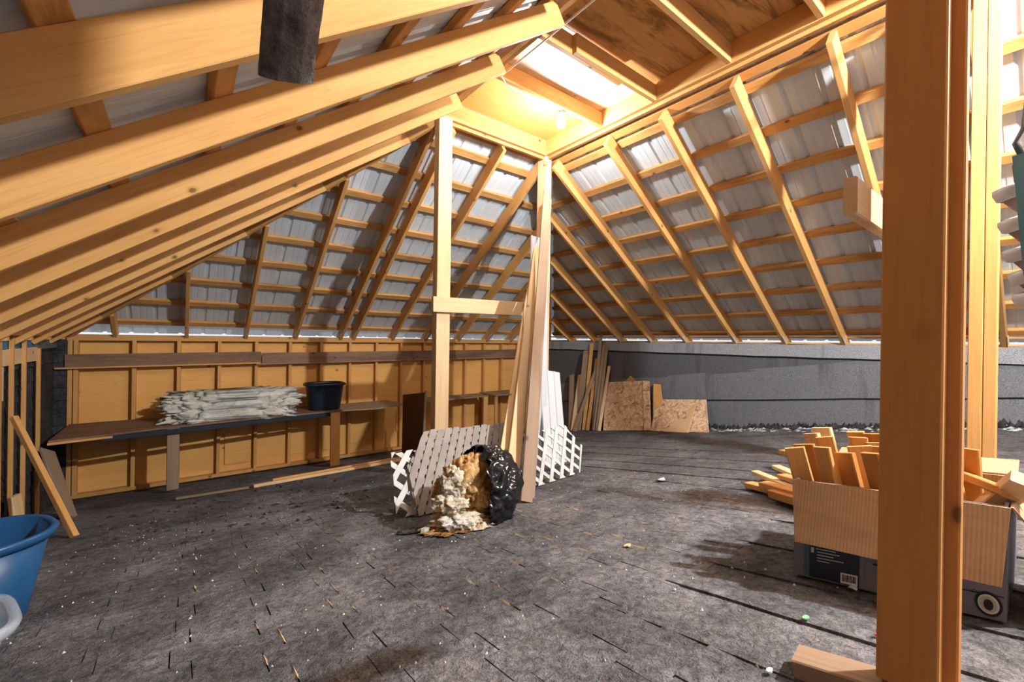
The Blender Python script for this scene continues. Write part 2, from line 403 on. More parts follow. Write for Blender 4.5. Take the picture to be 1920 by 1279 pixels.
board('lower_plate', (6.10, VMIN, .025), (6.10, 6.6, .025), .10, .02, 'pine', (0, 0, 1), wall_r)
board('upper_plate', (6.12, VMIN, .098), (6.12, 6.6, .098), .06, .022, 'pine_stained', (0, 0, 1), wall_r)
for v_ in vRs: board('spacer_block', (6.085, v_, .0), (6.085, v_, .12), .07, .055, 'pine', (0, 1, 0), wall_r)
# ---------------------------------------------------------------- left wall: dark shingles with odd studs in front
wall_l = thing('wall_left', (-1.06, 3, -1.6), 'left wall of dark shingles behind rough studs', kind='structure')
slab('backing_board', [(-1.10, VMIN, FZ(VMIN)-.1), (-1.10, 6.7, FZ(6.7)-.1), (-1.10, 6.7, .0), (-1.10, VMIN, .0)], (-.02, 0, 0), 'dark_board', wall_l)
v0 = 3.4; r_ = 0; z = -.02; cnt = 0; WV, WF = [], []
while z > -1.95:
    h_ = .135; vv = 3.2+(.11 if r_ % 2 else 0)+random.uniform(-.02, .02)
    while vv < 6.62:
        w_ = .20; z_lo = z-h_
        if vv+w_ > 3.4:
            a, b = vv+.003, min(vv+w_-.003, 6.62)
            if b-a > .02 and z > FZ(a)-.05:
                u_ = -1.072; j = random.uniform(-.003, .003)
                mk('shingle', [(u_, a, z), (u_, b, z), (u_+.016+j, b, z_lo-.006), (u_+.016+j, a, z_lo-.004+j), (u_-.02, a, z), (u_-.02, b, z), (u_-.02, b, z_lo), (u_-.02, a, z_lo)],
                   [(0, 1, 2, 3), (3, 2, 6, 7), (0, 3, 7, 4), (2, 1, 5, 6)], 'wall_shingle', wall_l)
        vv += w_
    z -= h_; r_ += 1
z = -.03
while z > -1.80:
    for a, b in ((-1.09, -1.035), (-1.033, -.968)): slab('shingle', [(a, 6.535, z-.135), (b, 6.535, z-.135), (b, 6.552, z), (a, 6.552, z)], (0, .012, 0), 'wall_shingle', wall_l)
    z -= .135
board('top_plate', (-1.02, VMIN, ZP+.035), (-1.02, 6.54, ZP+.035), .08, .04, 'pine', (0, 0, 1), wall_l)
for a, b, w_, t_, z1 in [(4.56, 4.69, .09, .12, -.05), (4.90, 4.98, .04, .13, -.03), (5.21, 5.33, .04, .15, .0), (5.66, 5.80, .04, .17, -.13)]:
    c = (a+b)/2; tt = {4.56: .09, 4.90: .032, 5.21: .036, 5.66: .04}[a]
    board('stud', (-1.025, c, FZ(c)), (-1.028, c, z1), .026, tt, 'pine', (0, 1, 0), wall_l)
slab('blue_foam_strip', [(-1.045, 4.3, -.115), (-1.045, 5.72, -.125), (-1.045, 5.72, -.05), (-1.045, 4.3, -.04)], (-.02, 0, 0), 'blue_foam', wall_l)
slab('membrane_flap', [(-1.04, 5.72, -.14), (-1.04, 6.55, -.14), (-1.04, 6.55, -.045), (-1.04, 5.72, -.045)], (-.02, 0, 0), 'membrane', wall_l)
board('cross_board', (-1.045, 4.3, -.185), (-1.045, 5.72, -.182), .022, .125, 'pine_pale_lit', (0, 0, 1), wall_l)
board('short_board', (-1.045, 4.72, -.50), (-1.045, 4.72, -.25), .022, .15, 'pine_pale_lit', (0, 1, 0), wall_l)
for v_ in [1.331+.61*i for i in range(9)]: board('spacer_block', (-.985, v_+.06, ZP-.02), (-.985, v_+.06, ZP+.05), .09, .06, 'pine', (0, 1, 0), wall_l)

# ---------------------------------------------------------------- roof slopes: rafters, purlins, ribbed sheets
c_r = thing('ceiling_right', (4.6, 2, 1.0), 'right roof slope of pine rafters, purlins and ribbed grey metal sheets', kind='structure')
c_b = thing('ceiling_back', (2.5, 5, 1.0), 'back hip slope of pine rafters, purlins and ribbed grey metal sheets', kind='structure')
c_l = thing('ceiling_left', (.5, 2, 1.0), 'left roof slope of pine rafters, purlins and ribbed grey metal sheets', kind='structure')
def rafter(p0, p1, nrm, side, par, mat='pine', depth=RD, th=RTK):
    o = nrm*(depth/2)
    board('rafter', Vector(p0)+o, Vector(p1)+o, depth, th, mat, side, par)
for v_ in vRs:
    ut = hipR(v_)+.03 if v_ > VC else U2+.045
    rafter((6.16, v_, zR(6.16)), (ut, v_, zR(ut)), nR, (0, 1, 0), c_r)
jacks = [-.589, .052, .67, 1.264, 1.865, 2.058, 2.668, 3.245, 3.886, 4.493, 5.05, 5.6]
for u in jacks:
    vt = hipLv(u)+.03 if u < U1 else (hipRv(u)+.03 if u > U2 else VC+.045)
    rafter((u, 6.62, zB(6.62)), (u, vt, zB(vt)), nB, (1, 0, 0), c_b)
vLs = [1.331+.61*i for i in range(-6, 9)]
for v_ in vLs:
    ut = hipL(v_)-.03 if v_ > VC else U1-.04
    if ut < -.8: continue
    rafter((-1.03, v_, zL(-1.03)), (ut, v_, zL(ut)), nL, (0, 1, 0), c_l)
board('hip_rafter', (6.12, 6.56, zR(6.12)+.10), (U2+.03, VC+.03, zR(U2)+.10), .18, .038, 'pine_stained', (1, -1, 0), c_b)
board('hip_rafter', (-.98, 6.58, zL(-.98)+.10), (U1-.03, VC+.03, zL(U1)+.10), .18, .038, 'pine', (1, 1, 0), c_b)
PO = RD+.019                      # purlins lie flat on the rafters
STEP = .332
for k in range(9):
    u = 6.02-STEP*k
    if u < U2+.12: break
    o = nR*PO
    board('purlin', Vector((u, VMIN, zR(u)))+o, Vector((u, hipRv(u), zR(u)))+o, .075, .038, 'pine_stained', nR, c_r)
for k in range(9):
    v_ = 6.46-STEP*k
    if v_ < VC+.12: break
    o = nB*PO
    board('purlin', Vector((hipL(v_), v_, zB(v_)))+o, Vector((hipR(v_), v_, zB(v_)))+o, .075, .038, 'pine_stained', nB, c_b)
for k in range(9):
    u = -.80+STEP*k
    if u > U1-.12: break
    o = nL*PO
    board('purlin', Vector((u, VMIN, zL(u)))+o, Vector((u, hipLv(u), zL(u)))+o, .075, .038, 'pine_stained', nL, c_l)
for a, b, nn in [((U2+.07, VMIN, zR(U2+.07)), (U2+.07, VC+.10, zR(U2+.07)), nR), ((U1-.07, VMIN, zL(U1-.07)), (U1-.07, VC+.10, zL(U1-.07)), nL), ((U1-.1, VC+.07, zB(VC+.07)), (U2+.1, VC+.07, zB(VC+.07)), nB)]:
    board('top_purlin', Vector(a)+nn*PO, Vector(b)+nn*PO, .07, .038, 'pine_brown_shade', nn, c_r if nn is nR else (c_l if nn is nL else c_b))
PROF = [(0, 0), (.014, .016), (.034, .016), (.048, 0), (.104, 0), (.107, .0025), (.119, .0025), (.122, 0), (.162, 0), (.165, .0025), (.177, .0025), (.180, 0)]
PITCH = .229
def sheets(par, s0, s1, bottom, top, place, nrm):
    """sheets .916 m wide, ribs running up the slope. place(s, q) -> point on the rafters' undersides"""
    s = s0
    while s < s1-.02:
        e = min(s+4*PITCH, s1); pts = []
        for k in range(5):
            for x, h in PROF:
                q = s+k*PITCH+x
                if q <= e+1e-6: pts.append((q, h))
        pts.append((e, 0)) if pts[-1][0] < e-1e-4 else None
        vs_ = []; fs = []
        N = 5
        for q, h in pts:
            b_, t_ = bottom(q), top(q)
            for i in range(N): vs_.append(place(q, b_+(t_-b_)*i/(N-1))+nrm*(RD+.038+.003+h))
        for j in range(len(pts)-1):
            for i in range(N-1): a = j*N+i; fs.append((a, a+1, a+N+1, a+N))
        m = mk('metal_sheet', vs_, fs, 'roof_metal', par)
        s = e
sheets(c_r, VMIN, 6.55, lambda s: 6.19, lambda s: min(max(U2+.02, hipR(s)), 6.19), lambda s, q: Vector((q, s, zR(q))), nR)
sheets(c_b, -.95, 6.12, lambda s: 6.675, lambda s: min(6.675, max(hipLv(s), hipRv(s), VC+.02)), lambda s, q: Vector((s, q, zB(q))), nB)
sheets(c_l, VMIN, 6.55, lambda s: -1.06, lambda s: max(-1.06, min(U1-.02, hipL(s))), lambda s, q: Vector((q, s, zL(q))), nL)
UPZ = Vector((0, 0, (RD+.041)*1.215+.03))
board('hip_cap', Vector((6.20, 6.64, zR(6.20)))+UPZ, Vector((U2, VC, zR(U2)))+UPZ, .22, .006, 'roof_metal', (0, 0, 1), c_b)
board('hip_cap', Vector((-1.04, 6.65, zL(-1.04)))+UPZ, Vector((U1, VC, zL(U1)))+UPZ, .22, .006, 'roof_metal', (0, 0, 1), c_b)
# ---------------------------------------------------------------- the flat well at the top
ceil = thing('ceiling', (2.55, 1.5, 2.1), 'flat stained plywood well framed in lumber at the top of the roof', kind='structure')
DH = .165
for nm, a, b, nr in [('frame_board', (U2+.019, VMIN, H+DH/2), (U2+.019, VC+.04, H+DH/2), (1, 0, 0)), ('frame_board', (U1-.019, VMIN, H+DH/2), (U1-.019, VC+.04, H+DH/2), (1, 0, 0)),
                     ('frame_board', (U1, VC+.019, H+DH/2), (U2, VC+.019, H+DH/2), (0, 1, 0)), ('header', (U2+.06, VMIN, H+DH/2-.03), (U2+.06, VC+.06, H+DH/2-.03), (1, 0, 0)),
                     ('header', (U1-.06, VMIN, H+DH/2-.01), (U1-.06, VC+.06, H+DH/2-.01), (1, 0, 0)), ('header', (U1, VC+.06, H+DH/2-.03), (U2, VC+.06, H+DH/2-.03), (0, 1, 0))]:
    board(nm, a, b, DH, .038, 'pine_stained' if nm == 'header' else 'pine', nr, ceil)
for v_ in (2.76, 1.53, .95, .34, -.3, -.9, -1.5): board('joist', (U1+.002, v_, H+.075), (U2-.002, v_, H+.075), .14, .038, 'pine', (0, 1, 0), ceil)
board('joist', (U1+.002, 2.205, H+.072), (U2-.42, 2.205, H+.072), .14, .038, 'pine', (0, 1, 0), ceil)
board('joist', (U1+.30, 2.165, H+.068), (U2-.002, 2.165, H+.068), .14, .038, 'pine', (0, 1, 0), ceil)
vs_b = [VC, 2.76, 2.185, 1.53, .34, -.9, VMIN]
for i in range(6):
    a, b = vs_b[i], vs_b[i+1]
    slab('deck_sheet', [(U1-.05, b+.002, H+DH), (U2+.05, b+.002, H+DH), (U2+.05, a-.002, H+DH), (U1-.05, a-.002, H+DH)], (0, 0, .015), 'deck_ply_white_lit' if i == 1 else ('sheathing' if i == 0 else 'deck_ply'), ceil)

# ---------------------------------------------------------------- posts
def post(label, u0, u1, v0, v1, z0, z1, mat, boards):
    t = thing('support_post', ((u0+u1)/2, (v0+v1)/2, z0), label, 'post', 'posts holding up the roof')
    for (a, b, c, d) in boards:
        board('post_board', ((a+b)/2, (c+d)/2, z0), ((a+b)/2, (c+d)/2, z1), d-c, b-a, mat, (1, 0, 0), t)
    return t
post('tall pine post with a cross rail, left of the leaning boards', 1.855, 1.995, 3.52, 3.61, FZ(3.56)-.01, H, 'pine_pale_lit', [(1.855, 1.995, 3.52, 3.555), (1.855, 1.995, 3.557, 3.61)])
post('pine corner post behind the leaning boards and white panels', 3.215, 3.305, 3.56, 3.70, FZ(3.6)-.01, H, 'pine_pale_lit', [(3.215, 3.253, 3.56, 3.70), (3.255, 3.305, 3.56, 3.60)])
near = post('wide pine post nearest the camera, its shade coloured brown, in front of the cardboard box', 1.07, 1.146, .105, .21, FZ(.16)+.038, 1.46, 'pine_brown_shade', [(1.07, 1.108, .125, .212), (1.109, 1.147, .105, .19)])  # same pine as the other posts, its shaded face coloured in
post('pale double-board post behind the cardboard box', 3.22, 3.31, .19, .29, FZ(.24)-.01, H, 'pine', [(3.22, 3.31, .236, .288), (3.22, 3.31, .188, .234)])
tag(board('cross_rail', (1.80, 3.50, .325), (3.16, 3.50, .345), .14, .038, 'pine_pale_lit', (0, 1, 0)), 'horizontal pine rail nailed across the tall post', 'rail')
tag(board('block', (1.0, .245, .285), (1.30, .245, .285), .072, .022, 'pine_pale_lit', (0, 1, 0)), 'short board end sticking out beside the nearest post', 'board')
tag(board('sill_block', (1.072, .345, FZ(.345)+.018), (1.125, -.1, FZ(-.1)+.018), .075, .038, 'grey_wood', (0, .18, 1)), 'weathered wood block under the nearest post', 'wood block')
# dark rough post end hanging from the left rafters
def ray(x, y, d):
    r = FW+RT*((x-960)/797)-UP*((y-639.5)/797)
    return r*d
p0 = ray(536, 146, .93); p1 = ray(562, -110, .80)
ax = (p1-p0).normalized(); prof = []
vs_, fs = [], []
NS, SEG = 22, 8
a_ = RT-ax*RT.dot(ax); a_.normalize(); b_ = ax.cross(a_)
for i in range(NS+1):
    for k in range(SEG*3):
        q = 2*math.pi*(k/(SEG*3))+.35
        oct_ = math.cos(math.pi/8)/math.cos(((q % (math.pi/4))-math.pi/8))
        rr = .056*oct_*(1+.03*noise.noise(Vector((i*.7, k*.9, 0))))
        vs_.append(p0+ax*((p1-p0).length*i/NS)+a_*(rr*math.cos(q))+b_*(rr*math.sin(q))+ax*(.012*math.cos(q) if i == 0 else 0))
S3_ = SEG*3
for i in range(NS):
    for k in range(S3_): fs.append((i*S3_+k, i*S3_+(k+1) % S3_, (i+1)*S3_+(k+1) % S3_, (i+1)*S3_+k))
fs += [tuple(reversed(range(S3_))), tuple(range(NS*S3_, (NS+1)*S3_))]
tag(mk('hanging_stub', vs_, fs, 'concrete_rough'), 'rough dark grey octagonal stub hanging below the left rafters', 'stub post')

# ---------------------------------------------------------------- bare bulbs
def bulb(u, v_, z, mat, label):
    t = thing('light_bulb', (u, v_, z-.06), label, 'light bulb', 'bare bulbs in the roof well')
    lathe('glass', [(.001, -.062), (.018, -.058), (.032, -.043), (.039, -.022), (.040, -.005), (.034, .018), (.022, .036), (.015, .045)], (u, v_, z), mat, t, 20)
    lathe('socket', [(.016, .040), (.024, .044), (.026, .058), (.040, .066), (.044, .085), (.001, .086)], (u, v_, z), 'dark_metal', t, 20)
bulb(2.71, 2.80, 2.003, 'bulb_glow', 'bare glowing bulb under the joist of the roof well')
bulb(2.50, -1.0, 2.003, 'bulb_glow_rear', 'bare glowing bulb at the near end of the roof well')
cab = []
for (u, v_, dz) in [(1.95, .2, .0), (1.95, 1.3, -.004), (1.96, 2.2, 0), (1.955, 2.70, -.005), (2.05, 2.755, -.015), (2.25, 2.755, -.03), (2.45, 2.76, -.012), (2.62, 2.78, -.02), (2.70, 2.80, -.002)]: cab.append((u, v_, H-.008+dz))
tag(tube('power_cable', cab, .006, 'cable_white'), 'white power cable stapled along the well frame to the bulb', 'cable')

# ---------------------------------------------------------------- shelf planks on the back wall
def plank(label, u0, u1, z0, z1, ledge, mat):
    t = thing('wall_shelf', ((u0+u1)/2, 6.5, z0), label, 'shelf')
    board('plank', (u0, 6.53, z0), (u1, 6.53, z1), .14, .02, mat, (0, 1, 0), t)
    board('ledge', (u0-.07, 6.515, z0-.078), (u1-.01, 6.515, z1-.078), .06, .018, ledge, (0, 0, 1), t)
plank('dark weathered plank shelf at the left end of the back wall', -.98, .845, -.285, -.262, 'pine', 'dark_plank')
plank('long brown plank shelf along the right of the back wall', .855, 5.85, -.278, -.225, 'grey_wood', 'dark_plank')
# ---------------------------------------------------------------- long bench below the shelf
BZ = -.967
bench = thing('work_bench', (1.2, 6.2, FZ(6.2)), 'long rough plywood bench along the back wall', 'bench')
slab('bench_top', [(-.94, 6.53, BZ), (-.94, 5.60, BZ), (-.2, 5.77, BZ), (.55, 5.88, BZ), (1.70, 5.94, BZ), (1.70, 6.53, BZ)], (0, 0, -.018), 'dark_plank', bench)
slab('bench_top', [(1.705, 6.53, BZ), (1.705, 5.93, BZ), (2.2, 5.86, BZ-.002), (2.60, 5.95, BZ+.012), (2.60, 6.53, BZ)], (0, 0, -.018), 'grey_wood', bench)
slab('bench_top', [(3.0, 6.53, BZ), (3.0, 6.08, BZ), (4.30, 6.18, BZ), (4.30, 6.53, BZ)], (0, 0, -.018), 'grey_wood', bench)
board('fascia', (-.60, 5.672, BZ-.042), (1.70, 5.95, BZ-.042), .05, .012, 'tub_plastic', (.13, -1, 0), bench)
board('edge_strip', (-.945, 5.60, BZ-.03), (-.52, 5.68, BZ-.03), .022, .02, 'pine', (.13, -1, 0), bench)
board('leg', (-.055, 5.80, FZ(5.6)), (-.055, 5.80, BZ-.02), .105, .03, 'grey_wood', (.15, -1, 0), bench)
board('leg', (1.63, 5.90, FZ(5.9)), (1.63, 5.90, BZ-.02), .12, .03, 'pine', (0, -1, 0), bench)
board('leg', (4.25, 6.20, FZ(6.2)), (4.25, 6.20, BZ-.02), .09, .04, 'pine', (0, -1, 0), bench)
t = thing('end_panel', (2.63, 5.6, FZ(5.6)), 'plywood panel, darkened for shade, standing on edge at the bench gap', 'panel')
slab('sheet', [(2.62, 6.0, -.825), (2.62, 5.30, -.72), (2.66, 5.42, FZ(5.42)+.005), (2.66, 6.1, FZ(6.1)+.005)], (.012, 0, 0), 'dark_board', t)  # plywood face coloured as dark as the shade it stands in
board('edge_batten', (2.635, 5.285, -.70), (2.665, 5.40, FZ(5.4)), .03, .025, 'grey_wood', (0, -1, 0), t)
t = thing('side_table', (4.75, 6.2, FZ(6.2)), 'pale low table at the far end of the bench', 'table')
slab('table_top', [(4.33, 6.00, BZ+.005), (5.15, 6.02, BZ+.005), (5.15, 6.52, BZ+.005), (4.33, 6.52, BZ+.005)], (0, 0, .018), 'grey_wood', t)
for (u, v_) in [(4.38, 6.06), (5.10, 6.08), (4.38, 6.46), (5.10, 6.46)]: board('leg', (u, v_, FZ(v_)), (u, v_, BZ+.005), .06, .035, 'pine_stained', (0, -1, 0), t)
# battens on the floor in front of the bench
def lay(name, label, a, b, w_, t_, mat, lift=0.0, cat='batten'):
    A = Vector((*a, FZ(a[1])+t_/2+lift)); B = Vector((*b, FZ(b[1])+t_/2+lift))
    return tag(board(name, A, B, w_, t_, mat, FN), label, cat)
lay('floor_batten', 'pale long batten lying on the floor before the bench', (.60, 5.05), (2.25, 5.18), .07, .03, 'pine_pale_lit')
lay('floor_batten', 'orange batten lying on top of the pale floor batten', (.78, 5.10), (2.30, 5.24), .04, .022, 'pine', .031)
lay('floor_batten', 'short grey weathered batten by the brown bench leg', (-.02, 5.14), (.56, 5.05), .05, .022, 'grey_wood')
# ---------------------------------------------------------------- mineral wool and tub on the bench
wool = thing('insulation_batts', (.52, 6.1, BZ), 'dirty cream insulation batts stacked on the bench', 'insulation')
for i, (u0, u1, z0, hh, v_) in enumerate([(-.13, 1.10, BZ+.080, .075, 6.06), (-.10, 1.16, BZ+.180, .066, 6.10), (-.07, 1.16, BZ+.262, .058, 6.14)]):
    blob('batt', ((u0+u1)/2, v_, z0), ((u1-u0)/2*1.06, .19, hh*1.15), 'mineral_wool', wool, .26, .9, 6, sq=7, seed=i*3.3, floor=False, detail=.7, ridge=.22, metric=True)
t = thing('storage_tub', (1.555, 6.15, BZ), 'dark navy plastic tub standing on the bench', 'tub')
lathe('body', [(.001, .0), (.185, .0), (.195, .01), (.235, .33), (.238, .335), (.228, .335), (.188, .02), (.001, .015)], (1.555, 6.15, BZ), 'tub_plastic', t, 40, 1.0, .72, 0, power=3.0)
lathe('rim', [(.236, .325), (.262, .33), (.264, .352), (.250, .362), (.230, .356), (.232, .33)], (1.555, 6.15, BZ), 'tub_plastic', t, 40, 1.0, .74, 0, power=3.0)
# ---------------------------------------------------------------- by the left wall
def leaner(name, label, a, b, w_, t_, mat, nrm, cat='board', group=None):
    return tag(board(name, a, b, w_, t_, mat, nrm), label, cat, group)
leaner('leaning_stick', 'thin square stick leaning diagonally over the left wall studs', (-.55, 4.07, FZ(4.07)), (-.955, 4.67, -.61), .036, .036, 'pine', (.6, -.6, .2), 'stick')
leaner('leaning_plank', 'wide worn plank leaning on the left wall under the bench corner', (-.735, 5.19, FZ(5.19)), (-.955, 5.66, -1.06), .15, .022, 'grey_wood', (.8, -.25, .4), 'plank')
leaner('leaning_plank', 'short board standing behind the blue bucket', (-.96, 4.86, FZ(4.86)), (-.99, 4.87, -1.235), .12, .03, 'pine_pale_lit', (1, -.2, 0), 'plank')
def bucket(label, u, v_, r0, r1, h, mat, rim, sx=1., sy=1., rot=0, power=2.4, name='bucket'):
    z = FZ(v_)+.012
    t = thing(name, (u, v_, z), label, 'bucket')
    lathe('body', [(.001, .0), (r0*.96, .0), (r0, .012), (r1, h), (r1-.006, h), (r0-.008, .02), (.001, .014)], (u, v_, z), mat, t, 48, sx, sy, rot, power=power)
    lathe('rim', [(r1-.004, h-.028), (r1+.010, h-.026), (r1+.018, h-.004), (r1+.012, h+.007), (r1-.006, h+.003), (r1-.006, h-.02)], (u, v_, z), rim, t, 48, sx, sy, rot, power=power)
bucket('blue plastic bucket at the left edge of the floor', -.622, 2.36, .155, .205, .315, 'blue_plastic', 'blue_plastic', 1.15, .9, .4)
bucket('clear plastic container in front of the blue bucket', -.515, 1.79, .09, .13, .165, 'clear_plastic', 'clear_plastic', 1.1, 1., .3, 4.0, 'container')

# ---------------------------------------------------------------- lattice panels
def clip(poly, a, b, c):
    """keep the part of a 2-D polygon where a*x+b*y <= c"""
    out = []
    for i in range(len(poly)):
        p, q = poly[i], poly[(i+1) % len(poly)]; dp = a*p[0]+b*p[1]-c; dq = a*q[0]+b*q[1]-c
        if dp <= 0: out.append(p)
        if (dp < 0) != (dq < 0) and dp != dq: s = dp/(dp-dq); out.append((p[0]+(q[0]-p[0])*s, p[1]+(q[1]-p[1])*s))
    return out
def lattice(name, label, org, ex, ey, W, Hh, outline, ang, sw, gap, mat, th=.007):
    """diagonal slats in two layers, clipped to a convex outline in the panel plane"""
    ex, ey = Vector(ex).normalized(), Vector(ey); ey = (ey-ex*ey.dot(ex)).normalized(); nz = ex.cross(ey); O = Vector(org)
    t = thing(name, tuple(O), label, 'lattice')
    for layer, (an, w_, gp) in enumerate(((ang, sw, gap), (-ang, sw, gap if not isinstance(gap, tuple) else gap))):
        if isinstance(gp, tuple): gp = gp[layer]
        d = (math.cos(an), math.sin(an)); n = (-d[1], d[0])
        k = -40
        while k < 40:
            c0 = k*(w_+gp)
            poly = [(n[0]*c0-d[0]*4, n[1]*c0-d[1]*4), (n[0]*c0+d[0]*4, n[1]*c0+d[1]*4), (n[0]*(c0+w_)+d[0]*4, n[1]*(c0+w_)+d[1]*4), (n[0]*(c0+w_)-d[0]*4, n[1]*(c0+w_)-d[1]*4)]
            for i in range(len(outline)):
                p, q = outline[i], outline[(i+1) % len(outline)]
                a, b = q[1]-p[1], -(q[0]-p[0])
                r = random.uniform(-.012, .004) if i else 0
                poly = clip(poly, a, b, a*p[0]+b*p[1]+r*math.hypot(a, b)) if len(poly) > 2 else []
            if len(poly) > 2:
                ar = abs(sum(poly[i][0]*poly[(i+1) % len(poly)][1]-poly[(i+1) % len(poly)][0]*poly[i][1] for i in range(len(poly))))/2
                if ar > .0004:
                    base = nz*(layer*-th*1.05)
                    P = [O+ex*x+ey*y+base for x, y in poly]
                    slab('slat', P, nz*-th, mat, t)
            k += 1
    return t
fz = FZ
lattice('lattice_panel', 'weathered grey close-slat lattice behind the garbage bag', (1.04, 2.34, fz(2.34)+.006), (1, .0, 0), (.06, .62, .62), 1, 1,
        [(.09, .0), (1.05, .0), (1.10, .56), (.33, .585), (.12, .33)], math.radians(58), .042, (.011, .024), 'grey_paint')
lattice('lattice_panel', 'white lattice scrap left of the grey lattice', (1.0, 2.40, fz(2.40)+.006), (1, .05, 0), (.02, .5, .62), 1, 1,
        [(.02, .0), (.30, .0), (.36, .42), (.10, .42)], math.radians(47), .036, .058, 'white_paint')
lattice('lattice_panel', 'white square-hole lattice right of the leaning boards', (1.98, 2.30, fz(2.30)+.006), (1, .10, 0), (.10, .45, .60), 1, 1,
        [(0, .0), (.58, .0), (.76, .20), (.66, .42), (.0, .40)], math.radians(50), .030, .062, 'white_paint')
lattice('lattice_panel', 'grey lattice end showing right of the leaning boards', (1.86, 2.36, fz(2.36)+.006), (1, .10, 0), (.08, .5, .62), 1, 1,
        [(0, .0), (.22, .0), (.22, .12), (.16, .34), (0, .36)], math.radians(56), .040, (.006, .014), 'grey_paint')

# ---------------------------------------------------------------- boards leaning on the corner post
for i, (a, b, w_, mat, lab) in enumerate([
    ((1.60, 2.17), (2.99, 3.49, .66), .10, 'pine_pale_lit', 'pale board at the left of the bundle leaning on the corner post'),
    ((1.655, 2.13), (3.04, 3.47, 1.06), .09, 'pine_pale_lit', 'second pale board of the bundle leaning on the corner post'),
    ((1.72, 2.04), (3.12, 3.43, 1.64), .075, 'grey_wood', 'longest grey board of the bundle leaning on the corner post'),
    ((1.80, 2.11), (3.16, 3.45, 1.56), .075, 'grey_wood', 'grey-brown board just right of the longest leaning board'),
    ((1.87, 2.20), (3.19, 3.50, 1.20), .07, 'grey_wood', 'rightmost grey-brown board of the bundle leaning on the corner post')]):
    leaner('leaning_board', lab, (*a, FZ(a[1])), b, w_, .022, mat, (-.45, -.85, 0), 'board', 'boards leaning on the corner post')
# vented white soffit panels
def soffit(label, a, b, width, wdir):
    A, B = Vector(a), Vector(b); x = (B-A).normalized(); L = (B-A).length; y = Vector(wdir); y = (y-x*y.dot(x)).normalized(); n = y.cross(x)
    pr = [(0, 0), (.003, .012), (.006, 0)]; k = 3; pitch = width/k; pf = []
    for i in range(k): pf += [(i*pitch, 0), (i*pitch+.006, .010), (i*pitch+.014, .010), (i*pitch+.02, 0)]
    pf.append((width, 0)); vs_ = []; fs = []; N = len(pf)
    for s in (0, L):
        for q, h in pf: vs_.append(A+x*s+y*q+n*h)
    for s in (0, L):
        for q, h in pf: vs_.append(A+x*s+y*q+n*(h-.006))
    for i in range(N-1):
        fs.append((i, i+1, N+i+1, N+i)); fs.append((2*N+i, 3*N+i, 3*N+i+1, 2*N+i+1))
    for o in (0, 1): 
        for i in range(N-1): fs.append((o*N+i, 2*N+o*N+i, 2*N+o*N+i+1, o*N+i+1))
    fs += [(0, N, 3*N, 2*N), (N-1, 3*N-1, 4*N-1, 2*N-1)]
    return tag(mk('soffit_panel', vs_, fs, 'white_plastic'), label, 'panel', 'white soffit panels by the corner post')
soffit('tall white ribbed panel leaning behind the board bundle', (2.66, 3.14, FZ(3.14)), (2.93, 3.46, 1.13), .22, (1, -.1, 0))
soffit('short white ribbed panel leaning beside the board bundle', (2.74, 2.98, FZ(2.98)), (2.99, 3.36, -.29), .25, (1, -.15, 0))

# ---------------------------------------------------------------- lumber standing in the far corner, sheet offcuts
for i, (vb, vt, zt_, w_, mat, ub, nm) in enumerate([
    (5.42, 5.80, -.64, .10, 'grey_wood', 5.60, 'short grey-brown board at the left of the corner lumber'),
    (5.30, 5.55, -.62, .12, 'pine_pale_lit', 5.55, 'short pale wide board in the corner lumber'),
    (5.26, 5.42, -.16, .11, 'grey_wood', 5.62, 'wide rough board in the middle of the corner lumber'),
    (5.14, 5.30, -.02, .07, 'pine', 5.64, 'thin orange board in the corner lumber'),
    (5.24, 5.06, -.20, .06, 'grey_wood', 5.50, 'crossing grey board slanting over the corner lumber'),
    (5.02, 5.16, -.30, .06, 'pine_stained', 5.60, 'narrow stained board in the corner lumber'),
    (4.92, 5.09, .15, .06, 'grey_wood', 5.64, 'tallest grey board of the corner lumber'),
    (4.84, 5.00, -.04, .06, 'grey_wood', 5.58, 'brown board right of the tallest corner board'),
    (4.76, 4.93, -.08, .05, 'grey_wood', 5.55, 'thin brown board near the right of the corner lumber'),
    (4.69, 4.89, -.42, .05, 'pine_pale_lit', 5.52, 'short pale strip at the right of the corner lumber')]):
    leaner('corner_lumber', nm, (ub, vb, FZ(vb)), (6.0-.01*i % .03, vt, zt_), w_, .022, mat, (-1, -.15, .2), 'board', 'lumber standing in the far corner')
def sheet(name, label, pts, mat, cat='board'):
    return tag(slab(name, pts, (.014, 0, .004), mat), label, cat)
sheet('osb_sheet', 'tall strand board sheet beside the corner lumber', [(5.55, 4.63, FZ(4.63)+.003), (5.55, 3.86, FZ(3.86)+.003), (5.97, 4.20, -.63), (5.97, 4.93, -.71)], 'osb')
sheet('osb_strip', 'narrow strand board strip at the right of the tall sheet', [(5.56, 3.85, FZ(3.85)+.003), (5.56, 3.73, FZ(3.73)+.003), (5.98, 4.06, -.62), (5.98, 4.19, -.625)], 'osb')
sheet('osb_point', 'pointed offcut peeking over the tall strand board', [(6.0, 4.60, -.72), (6.0, 4.25, -.70), (6.0, 4.44, -.56)], 'pine')
sheet('orange_board', 'jagged orange board behind the small strand board', [(5.62, 3.74, FZ(3.74)+.003), (5.62, 3.52, FZ(3.52)+.003), (6.0, 3.87, -.66), (6.0, 3.99, -.66)], 'pine')
sheet('osb_sheet', 'small strand board sheet by the grey wall', [(5.50, 3.69, FZ(3.69)+.003), (5.30, 2.72, FZ(2.72)+.003), (5.92, 3.08, -.80), (5.92, 3.88, -.89)], 'osb')
